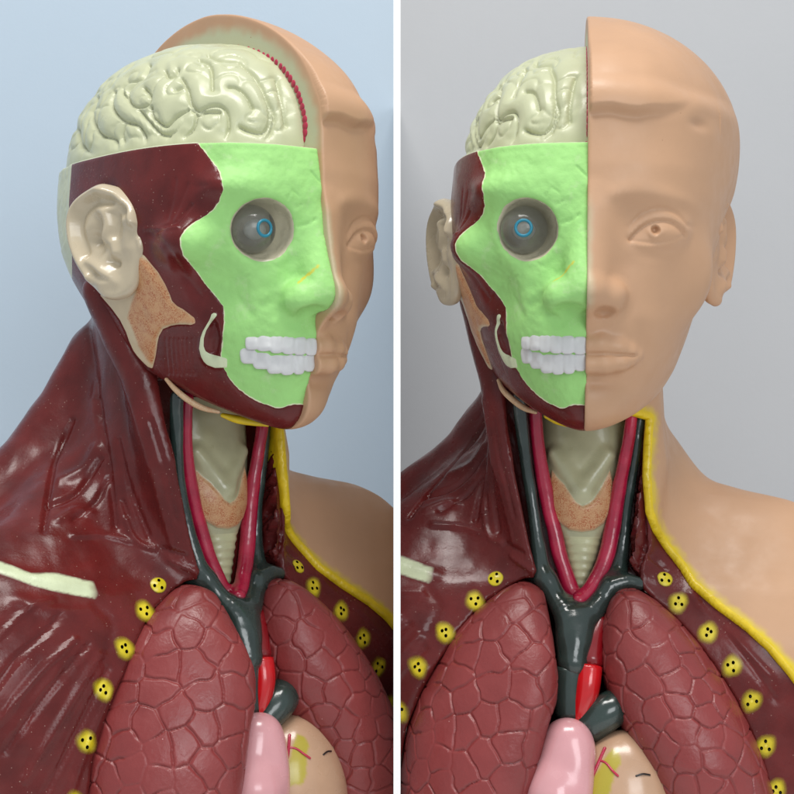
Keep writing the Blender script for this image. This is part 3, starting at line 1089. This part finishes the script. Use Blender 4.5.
FOLDS_R = [([(640, 520), (628, 550), (622, 575)], 3.0, 1.0), ([(632, 560), (645, 572), (655, 580)], 3.0, 1.2), ([(636, 540), (650, 556), (664, 568)], 2.4, -1.0), ([(628, 566), (640, 568), (650, 576)], 1.8, -1.0),
           ([(700, 600), (740, 650), (775, 700)], 3.5, -0.9), ([(690, 594), (730, 634), (770, 676)], 4.0, 1.0)]


def torso_disp(P):
    L = pr('L', P)
    R = pr('R', P)
    d = np.zeros(len(P))
    right = sstep(8, -6, P[:, 0]) * (P[:, 1] < 75)
    for pl, wd, dp in FOLDS:
        d += dp * np.exp(-(pline(L, spline(pl, 4)) / wd) ** 2) * right
    for pl, wd, dp in FOLDS_R:
        d += dp * np.exp(-(pline(R, spline(pl, 4)) / wd) ** 2) * (P[:, 0] > 5)
    d += 0.5 * noise(P, 16) + 0.18 * noise(P * np.array([1, 1, 0.5]), 5)
    return d


Tm = shell(torso_cut, (-214, -60, -60), (214, 130, 296), 1.5, torso_disp)
CLAV_L = [(-120, 520), (-40, 549), (5, 562), (31, 572.5), (44, 572), (57, 572), (76, 577), (94, 581), (99, 594), (96, 600), (80, 597), (62.5, 594), (31, 586), (5, 576), (-40, 563), (-120, 536)]
SKIN_R = [(585, 360), (600, 412), (634, 414), (648, 418), (646, 446), (645, 476), (648, 512), (654, 530), (666, 548), (681, 567), (692, 585), (717, 607), (747, 629), (768, 648), (790, 674), (830, 730), (870, 800), (900, 900), (1300, 900), (1300, 100), (585, 100)]
Lq, Rq = pr('L', Tm.P), pr('R', Tm.P)
cl = np.where((Tm.P[:, 0] < -20) & (Tm.P[:, 1] < 60), poly(Lq, CLAV_L), 50)
Tm.put(cl=cl)
cla, Tm = Tm.split(cl)
cla = largest(cla)
lx = pr('L', cla.P)[:, 0]
cla.put(fade=np.clip(np.maximum(sstep(-2.6, 0, cla.V[:, 6] + 0.8 * noise(cla.P, 3)), 0.9 * sstep(86, 101, lx + 3 * noise(cla.P, 3))), 0, 1))
part('torso_muscle', Tm, 'muscle', label='dark red glossy muscle of neck and chest')
part('clavicle', cla, 'clav', label='pale green collarbone strip')


def skin_torso(P):
    d = torso(P) - 2.6
    c = poly(pr('R', P), SKIN_R) * 0.54
    d = smax(d, c, 3.0)
    return np.maximum(d, 3 - P[:, 0])


def band_dist(P):
    return np.where(P[:, 1] < 48, pline(pr('R', P), SKIN_R[2:17]), 60.0)


St = shell(skin_torso, (0, -64, -60), (216, 132, 280), 1.2, lambda P: 0.15 * noise(P, 20) + 1.5 * np.exp(-(band_dist(P) / 5.5) ** 2))
yq = band_dist(St.P)
St.put(cream=np.zeros(len(St.V)), yel=np.clip(sstep(14.0, 4.0, yq + 2.5 * noise(St.P, 3)), 0, 1), bd=yq - 6.0 + 0.7 * noise(St.P, 6))
fat, St = St.split(St.V[:, 8])
part('fat_layer', largest(fat), 'yellow', label='bright yellow band edging the skin')
Sk.put(bd=np.full(len(Sk.V), 60.0))
skin = part('skin', joined([Sk, St]), 'skin', label='peach skin covering half the head and one shoulder')
part('ear', earL, 'skin_plain', skin, label='peach ear on the skin side')
part('red_dotted_seam', joined(dots), 'reddot', skin)


def onto(f, X, off=0.0, it=6):
    X = np.atleast_2d(np.array(X, float))
    for _ in range(it):
        f0, g = grad(f, X)
        X = X - (f0 / (g ** 2).sum(1))[:, None] * g
    f0, g = grad(f, X)
    N = g / np.linalg.norm(g, axis=1)[:, None]
    return X + N * off, N


def to_surface(f, p, px, py, y0, off):
    """first hit of a sight line on surface f, near depth y0"""
    ys = np.linspace(-80, 60, 281)
    X = np.array([aty(p, px, py, y) for y in ys])
    v = f(X)
    i = np.argmax((v[:-1] > 0) & (v[1:] <= 0))
    return X[i]


# yellow bundles with three dark dots
RS = [(495.6, 578.7), (475, 601), (445, 632.5), (418, 667), (399, 712), (386, 765)]
LS = [(664.6, 579.4), (678, 603), (708, 632.5), (732, 666), (751.6, 701), (766, 746), (776, 790)]
for lst in (RS, LS):
    for i, (px, py) in enumerate(lst):
        y0 = to_surface(torso, 'R', px, py, 0, 0)
        c3, n3 = onto(torso, y0)
        c3, n3 = c3[0], n3[0]
        t1 = np.cross(n3, [0, 0, 1.0])
        t1 /= np.linalg.norm(t1)
        t2 = np.cross(t1, n3)
        if t2[2] < 0:
            t2 = -t2
        ra, rb = (5.0, 5.0) if i == 0 else (4.9, 5.9)
        if i == 0:
            r0 = (4.6, 4.8)
        dpm = 1.15 if i else 1.6
        rr, tt = np.meshgrid(np.linspace(0, 1, 9), np.linspace(0, 2 * np.pi, 28, endpoint=False), indexing='ij')
        sc = 1.28 if i else 0.95
        wob = 1 + (0.05 * np.sin(3 * tt + i * 1.7) + 0.02 * np.sin(5 * tt + i)) * (1 if i else 0.25)
        rot_ = (0.5 if px > 583 else -0.5) * (1 if i else 0)
        lx, ly = rr * np.cos(tt) * ra * wob * sc, rr * np.sin(tt) * rb * wob * sc
        gx, gy = lx * math.cos(rot_) - ly * math.sin(rot_), lx * math.sin(rot_) + ly * math.cos(rot_)
        Pq = c3 + gx.reshape(-1, 1) * t1 + gy.reshape(-1, 1) * t2
        Pq, _ = onto(torso, Pq)
        lift = (0.5 if i else 1.1) * np.maximum(1 - rr.reshape(-1) ** 2, 0) + 0.25
        dd = torso_disp(Pq)
        _, Nq = onto(torso, Pq, it=0)
        Pq = Pq + Nq * (lift + dd)[:, None]
        Tq = []
        for a_ in range(8):
            for b_ in range(28):
                q0, q1, q2, q3 = a_ * 28 + b_, a_ * 28 + (b_ + 1) % 28, (a_ + 1) * 28 + (b_ + 1) % 28, (a_ + 1) * 28 + b_
                Tq += [(q0, q3, q2), (q0, q2, q1)]
        Tq = np.array(Tq)
        Nn = vnormals(Pq, Tq)
        if (Nn * Nq).sum() < 0:
            Tq = Tq[:, ::-1]
            Nn = -Nn
        edge = rr.reshape(-1)
        fade = np.clip((edge - 0.40) / 0.60, 0, 1) if i else sstep(0.8, 1.0, edge)
        spot = part('costal_bundle', Sh(Pq, Nn, Tq, fade=fade), 'spot')
        spin = 1.1 * math.sin(i * 2.3 + px)
        for (dx, dy) in ((-1.8, 1.3), (1.6, 1.5), (0.3, -2.1)):
            dx += 0.4 * math.sin(i * 5 + dx)
            dx, dy = dx * math.cos(spin) - dy * math.sin(spin), dx * math.sin(spin) + dy * math.cos(spin)
            j = np.argmin((gx.reshape(-1) - dx) ** 2 + (gy.reshape(-1) - dy) ** 2)
            ax3 = [t1, t2, n3]
            part('vessel_dot', sphere(Pq[j], (0.85, 1.0, 0.45), 12, 8, ax3), 'black', spot)

# pale edge line of the chest opening
for pl in ([(507, 584), (480, 602), (455, 631), (435, 662), (419, 690), (405, 727), (398, 770), (391, 830)], [(646, 591), (657, 599.5), (676, 615.5), (696, 637.5), (719.5, 668.5), (739.5, 700.5), (762, 755.5), (773, 800)]):
    q = []
    for px, py in pl:
        h = to_surface(torso, 'R', px, py, 0, 0)
        q.append(np.r_[h + np.array([0, 2.6, 0]), 1.0])
    part('opening_edge', tube(np.array(q), 8, 4), 'edge')

# ------------------------------------------------------------------ throat: larynx, windpipe, thyroid
Wt = curve([100, 112, 124, 135, 143, 150, 160, 175, 190, 215], [6.5, 9, 12, 14, 18.5, 22.5, 25, 27, 27, 26], 3)
Ft = curve([100, 112, 124, 135, 143, 150, 156, 165, 175, 185, 195, 215], [-10.5, -11, -11.5, -11.5, -12, -14, -14, -11, -9, -8, -6, -3], 2.5)
THY_R = [(552, 470), (548, 485), (549, 500), (553, 513), (559, 522), (570, 530), (582, 532), (594, 530), (604, 523), (610, 512), (613, 498), (613, 482), (610, 470), (606, 478), (600, 490), (594, 499), (588, 504), (582, 506), (576, 502), (570, 493), (564, 484), (558, 478)]


def throat(P):
    x, y, z = P.T
    n = np.interp(z, [112, 140, 150, 200], [2.4, 2.5, 2.1, 2.2])
    dep = 16 - Ft(z)
    rho = ((np.abs(x) / Wt(z)) ** n + (np.abs(y - 16) / dep) ** n) ** (1 / n)
    d = np.hypot(x, y - 16) * (1 - 1 / np.maximum(rho, 0.05)) * 0.8
    d = smax(d, -ell(P, (0, -17, 196), (15, 9, 15)), 7)              # hollow below the jaw
    d = smin(d, cap(P, (-15, -5, 183), (0, -11, 163), 2.4, 3.0), 6)
    d = smin(d, cap(P, (15, -5, 183), (0, -11, 163), 2.4, 3.0), 6)
    return d


def throat_disp(P):
    R = pr('R', P)
    t = poly(R, THY_R) * 0.52
    d = 1.3 * sstep(0.6, -1.6, t)
    z = P[:, 2]
    ring = np.sin((z + 0.01 * P[:, 0] ** 2) * 2 * np.pi / 4.6)
    d += 0.28 * ring * sstep(139, 136, z) * sstep(0, 1.0, t)
    return d + 0.25 * noise(P, 6)


Th = shell(throat, (-30, -22, 100), (30, 18, 214), 0.7, throat_disp)
t_ = poly(pr('R', Th.P), THY_R)
Th.put(thy=t_, spk=np.clip(-t_ * 0.25 + 0.3, 0, 1), zz=Th.P[:, 2] - 138)
thy, Th = Th.split(t_)
wind, lar = Th.split(Th.V[:, 8])
part('larynx', lar, 'trach', label='grey green larynx')
part('windpipe', wind, 'ringmat', label='pale ringed windpipe')
part('thyroid_gland', thy, 'gland', label='orange speckled thyroid gland')

# ------------------------------------------------------------------ vessels
AL = line3([(535, 400), (536, 420), (539, 452), (546, 493), (553.6, 527.5), (562, 562), (571, 589), (580, 599)],
           [(188, 395), (187, 414.6), (186, 449), (191, 484), (197, 515), (206.7, 550), (217.7, 578), (228.7, 594), (239.7, 599)], -45, 30, [2.8, 2.9, 3.0, 3.1, 3.2, 3.4, 3.5, 3.4])
AR = line3([(633, 405), (631, 424), (626.5, 454), (619, 487.7), (613, 527), (605, 560), (594, 584), (583, 597), (579, 600)],
           [(265, 410), (263, 430), (257, 462), (252, 496.5), (247.6, 531), (246, 562.6), (243, 585), (240, 597)], -45, 30, [2.6, 2.7, 2.9, 3.2, 3.5, 3.6, 3.6, 3.4, 3.2])
AL[:, 3] *= 1.3
AR[:, 3] *= 1.25
def moulded(lines, k, amp, lo, hi, h=0.7, flat=1.0, base=0.0):
    lines = [spline(l, 4) for l in lines]

    def f(P):
        d = None
        for l in lines:
            e = chain(P, [tuple(r) for r in l])
            d = e if d is None else smin(d, e, k)
        return d
    return shell(f, lo, hi, h, lambda P: amp * noise(P * np.array([1, 1, 0.6]), 6.5) + amp * 0.15 * noise(P, 2.5, 3.0))


AL[:, 1] += 0.8
AR[:, 1] += 0.8
part('carotid_artery', moulded([AL, AR], 4, 0.35, (-36, -40, 98), (36, 20, 222)), 'artery')
VL = line3([(519, 398), (521, 417), (525, 452), (530, 487), (535, 522), (540, 556.5), (546, 577), (557, 598), (568, 616), (573, 640), (573, 662)],
           [(175, 398), (175, 418), (173.6, 449), (177, 484), (183, 521.7), (192.5, 556), (207, 583), (222, 605), (238, 620), (246, 640), (250, 658)], -50, 30, [3.2, 3.2, 3.0, 2.9, 3.0, 3.6, 4.2, 5.0, 6.4, 7.0, 7.0])
VR = line3([(641, 405), (639, 427), (635, 457), (628, 497), (623.5, 536), (619, 566), (610, 588), (597, 606), (584, 622), (575, 640)],
           [(268, 410), (266, 443), (262, 470), (258.6, 496), (255.5, 528), (256, 559.5), (258, 580), (254, 600), (248, 622), (247, 640)], -50, 30, [2.6, 2.6, 2.6, 2.8, 3.2, 4.4, 5.0, 5.4, 6.0, 6.6])
VL[:, 3] *= 1.2
VR[:, 3] *= 1.15
VL[:9, 1] -= 2.5
VL[9:, 1] += 1.0
VR[:, 1] += 1.0
b1 = np.column_stack([[aty('R', 612, 586, -20), aty('R', 626, 582, -19), aty('R', 642, 584, -16), aty('R', 654, 587, -9)], [4.8, 4.0, 3.2, 1.6]])
b2 = np.column_stack([[aty('R', 547, 580, -18), aty('R', 532, 575, -13), aty('R', 514, 570, -5)], [3.6, 3.0, 1.6]])
web = np.column_stack([[aty('R', 573, 606, -22), aty('R', 575, 624, -25), aty('R', 577, 662, -28)], [4.5, 7.5, 8.5]])
part('vein', moulded([VL, VR, b1, b2, web], 7, 0.4, (-44, -48, 64), (48, 24, 222), 0.8), 'vein')
cd = aty('R', 574, 613, -35.5)
part('paint_chip', sphere(cd, (0.8, 0.7, 1.8), 10, 8), 'ringmat')
# dark floor of the chest opening is torso_muscle; great vessels of the heart in front of it
part('aorta', tube(np.column_stack([[aty('R', 600, 622, -24), aty('R', 594, 640, -30), aty('R', 590, 663.5, -36)], [6.4, 6.8, 7.0]]), 18, 6), 'darkred', label='dark red upper stump of the aorta')

HEART = []


def atr(P):
    d = smin(cap(P, (-8, -50, 34), (-13, -57, 8), 11.5, 14.5), cap(P, (-13, -57, 8), (-12, -56, -60), 14.5, 17.5), 8)
    d = smin(d, ell(P, (-4, -53, 29), (12, 10.5, 16)), 6)
    d = smin(d, ell(P, (-1, -58, 12), (8, 9, 20)), 6)
    return d


def hrt(P):
    d = ell(P, (23, -42, -12), (32, 27, 51))
    return smax(d, -cap(P, (9, -68, 36), (4, -71, -30), 2.5, 2.5), 3)


heart_root = part('heart', shell(hrt, (-14, -74, -60), (64, 2, 46), 1.2), 'flesh', label='flesh coloured heart with yellow fat patches')
hs = PARTS[heart_root][1]
FAT_R = [(606, 757), (612, 748), (620, 752), (622, 765), (615, 771), (614, 782), (606, 800), (585, 800), (592, 780), (600, 768)]
hs.put(fat=np.clip(sstep(1.2, -1.6, poly(pr('R', hs.P), FAT_R) + 1.2 * noise(hs.P, 4)), 0, 1))
part('atrium', shell(atr, (-40, -80, -60), (16, -20, 54), 1.0), 'pink', heart_root, label='glossy pale pink atrium')
part('vena_cava', tube(np.column_stack([[aty('R', 570, 667, -37), aty('R', 569, 690, -38), aty('R', 571, 715, -38)], [8.4, 8.4, 9]]), 18, 6, capk=0.12), 'vein', heart_root)
part('aortic_stump', tube(np.column_stack([[aty('R', 589.5, 666.5, -38), aty('R', 587, 690, -42), aty('R', 580, 722, -42)], [7.0, 6.6, 5.2]]), 20, 6, capk=0.12), 'red', heart_root, label='bright red root of the aorta')
part('pulmonary_trunk', tube(np.column_stack([[aty('R', 624, 702, -36), aty('R', 607, 712, -42), aty('R', 588, 728, -42)], [9, 10, 9]]), 18, 6), 'vein', heart_root)


def on_heart(px, py):
    h = to_surface(hrt, 'R', px, py, 0, 0)
    return h


for pl, r in (([(605, 748), (598, 764), (592, 778), (585, 800)], 0.9), ([(599, 760), (606, 763), (612, 770), (618, 776)], 0.6), ([(636, 776), (643, 774), (650, 775)], 0.5)):
    pts3 = np.array([np.r_[on_heart(*p), r] for p in pl])
    part('coronary_artery', tube(pts3, 8, 4), 'black' if r == 0.5 else 'artery', heart_root)

# ------------------------------------------------------------------ lungs
LR_out = [((517, 583), (530, 583.5)), ((503, 590), (543, 590)), ((479, 608), (548, 612)), ((456, 632), (553, 640)), ((437, 662), (558, 677)), ((420, 691), (556.5, 702)), ((407, 728), (549, 722)), ((401, 767), (538, 770)), ((398, 800), (530, 800)), ((396, 880), (528, 880))]
LL_out = [((619, 589), (638, 590)), ((610, 600), (655, 600)), ((602, 622), (677, 619)), ((599, 645), (697, 641)), ((600, 668), (719, 671)), ((607, 694), (737, 700)), ((619, 724), (755, 738)), ((632, 750), (766, 770)), ((645, 785), (772, 790)), ((672, 870), (785, 880))]


def lung_fn(out, yfc, nb, skew=0.0, yc0=-26.0):
    ycz = lambda z: np.interp(z, [78, 114], [yc0, -25.0])
    zt_ = aty('R', *out[0][0], -30)[2]

    def at_edge(p, sg):
        z = aty('R', *p, yc0)[2]
        return aty('R', *p, ycz(z) - sg * skew * np.clip((zt_ - z) / 40, 0, 1))
    l = np.array([at_edge(a, -1) for a, b_ in out])
    r = np.array([at_edge(b_, 1) for a, b_ in out])
    cl_, cr_ = curve(l[:, 2], l[:, 0], 1.6), curve(r[:, 2], r[:, 0], 1.6)
    top = max(l[0, 2], r[0, 2])

    def f(P):
        x, y, z = P.T
        a, b_ = cl_(z), cr_(z)
        cx, hw = (a + b_) / 2, np.maximum((b_ - a) / 2, 0.6)
        hw = np.where(z > top, np.maximum(0.6 - (z - top), 0.05), hw)
        yf = yfc(z)
        yc_ = ycz(z)
        y = y + skew * np.clip((x - cx) / hw, -1.3, 1.3) * np.clip((top - z) / 40, 0, 1)
        dep = np.where(y < yc_, yc_ - yf, 30)
        dep = np.minimum(dep, 4 + 1.15 * hw)
        rho = ((np.abs(x - cx) / hw) ** nb + (np.abs(y - yc_) / dep) ** nb) ** (1 / nb)
        d = np.hypot(x - cx, y - yc_) * (1 - 1 / np.maximum(rho, 0.05)) * 0.8
        return smax(d, z - top - 0.3, 4)
    return f


def vor_disp(seed, cell):
    g = np.random.default_rng(seed)

    def f(P):
        lo, hi = P.min(0) - cell, P.max(0) + cell
        # seeds spread over the surface itself
        idx = g.permutation(len(P))
        seeds = []
        for i in idx[:9000]:
            p = P[i]
            if all(((p - s) ** 2).sum() > (cell * 0.80) ** 2 for s in seeds):
                seeds.append(p)
        Sd = np.array(seeds)
        Q = P + 1.6 * np.stack([noise(P, 6, 1.0), noise(P, 6, 9.0), noise(P, 6, 17.0)], 1)
        d1 = np.full(len(P), 1e9)
        d2 = np.full(len(P), 1e9)
        for s in Sd:
            d = np.linalg.norm(Q - s, axis=1)
            m = d < d1
            d2 = np.where(m, d1, np.minimum(d2, d))
            d1 = np.where(m, d, d1)
        e = (d2 - d1) * 0.5
        brk = sstep(-0.55, -0.2, noise(P, 15, 4.4))
        gr = np.exp(-(e / 0.48) ** 2)
        lip = np.exp(-((e - 1.25) / 0.6) ** 2)
        return -(0.9 * gr) * (0.15 + 0.85 * brk) + 0.07 * lip + 0.22 * (1 - np.exp(-e / 1.5)) + 0.12 * noise(P, 9) + 0.05 * noise(P, 2)
    return f


YL1 = curve([-60, 0, 30, 60, 85, 100, 113], [-76, -72, -69, -63, -54, -46, -34], 4)
fR = lung_fn(LR_out, YL1, 2.25, 15.0, -36.0)
fL = lung_fn(LL_out, YL1, 2.15)
part('lung', shell(fR, (-114, -96, -58), (0, 14, 122), 0.6, vor_disp(3, 15.5)), 'lung', label='mauve red lung on the muscle side')
part('lung', shell(fL, (-2, -84, -58), (118, 2, 122), 0.6, vor_disp(8, 14.0)), 'lung', label='mauve red lung on the skin side')

# ------------------------------------------------------------------ small pieces under the jaw
sm = [aty('L', 166, 381, 0)] and [np.r_[atx('L', a, b_, x_), r] for a, b_, x_, r in ((166, 379, -46, 1.0), (176, 390, -43, 1.5), (189, 400.5, -37, 1.7), (203, 408, -31, 1.6), (219, 412, -25, 1.0))]
part('salivary_gland', tube(np.array(sm), 12, 6), 'gland')
PARTS[-1][1].put(spk=np.full(len(PARTS[-1][1].V), 0.45))
ye = [np.r_[atx('L', a, b_, x_), r] for a, b_, x_, r in ((222, 415, -20, 1.2), (236, 419, -14, 2.2), (252, 422, -8, 2.0), (268, 425, -3, 1.0))]
part('hyoid_fat', tube(np.array(ye), 10, 6), 'yellow')

# ================================================================== OBJECTS
def mesh_from(sh, name, mat):
    me = bpy.data.meshes.new(name)
    V, T = sh.V, np.ascontiguousarray(sh.T, dtype=np.int32)
    me.vertices.add(len(V))
    me.vertices.foreach_set('co', (V[:, :3] / 1000.0).astype(np.float32).ravel())
    me.loops.add(T.size)
    me.loops.foreach_set('vertex_index', T.ravel())
    me.polygons.add(len(T))
    me.polygons.foreach_set('loop_start', np.arange(0, T.size, 3, dtype=np.int32))
    me.update(calc_edges=True)
    me.polygons.foreach_set('use_smooth', np.ones(len(T), bool))
    for i, kname in enumerate(sh.keys):
        at = me.attributes.new(kname, 'FLOAT', 'POINT')
        at.data.foreach_set('value', V[:, 6 + i].astype(np.float32))
    me.normals_split_custom_set_from_vertices(V[:, 3:6].astype(np.float32))
    me.materials.append(M[mat])
    return me


def bust(key, side, label, group):
    R, t = POSE[key]
    root = bpy.data.objects.new('anatomical_bust', None)
    COL.objects.link(root)
    root['label'], root['category'], root['group'] = label, 'anatomical model', group
    mw = Matrix([list(map(float, R[i])) + [float(t[i]) / 1000 + (CAM_Z if i == 2 else 0)] for i in range(3)] + [[0, 0, 0, 1]])
    root.matrix_world = mw
    root.empty_display_size = 0.05
    made = {}
    for i, (name, sh, mat, parent, lab) in enumerate(PARTS):
        wx = sh.P @ R[0] + t[0]
        dd = (wx + 2.0) if side < 0 else (2.0 - wx)                 # stays clear of the white partition board
        if dd.max() > 0:
            if dd.min() >= 0:
                continue
            sh = sh.split(dd)[0]
        if not len(sh.T) or (parent is not None and parent not in made):
            continue
        o = bpy.data.objects.new(name, mesh_from(sh, name, mat))
        COL.objects.link(o)
        o.parent = made[parent] if parent is not None else root
        if lab:
            o['label'] = lab
        made[i] = o
    return root


bust('L', -1, 'anatomical bust turned three quarters with its ear toward us, before the pale blue wall', 'anatomical busts on either side of the board')
bust('R', 1, 'anatomical bust facing straight ahead, before the grey wall', 'anatomical busts on either side of the board')


def box(name, lo, hi, mat):
    x0, y0, z0 = lo
    x1, y1, z1 = hi
    me = bpy.data.meshes.new(name)
    me.from_pydata([(x, y, z) for x in (x0, x1) for y in (y0, y1) for z in (z0, z1)], [],
                   [(0, 1, 3, 2), (4, 6, 7, 5), (0, 4, 5, 1), (2, 3, 7, 6), (0, 2, 6, 4), (1, 5, 7, 3)])
    me.update()
    me.materials.append(M[mat])
    o = bpy.data.objects.new(name, me)
    COL.objects.link(o)
    return o


WY = 0.36
for args in (('wall', (-1.4, WY, -0.012), (-0.0019, WY + 0.02, 0.85), 'wall_blue'), ('wall', (0.0019, WY, -0.012), (1.4, WY + 0.02, 0.85), 'wall_grey')):
    box(*args)['kind'] = 'structure'
box('table_top', (-1.4, -0.35, -0.035), (1.4, WY - 0.001, -0.006), 'table')['kind'] = 'structure'
pb = box('partition_board', (-0.00185, -0.045, -0.005), (0.00185, WY + 0.018, 0.51), 'white')
pb['label'] = 'thin white upright board between the two busts, seen edge on'
pb['category'] = 'partition'
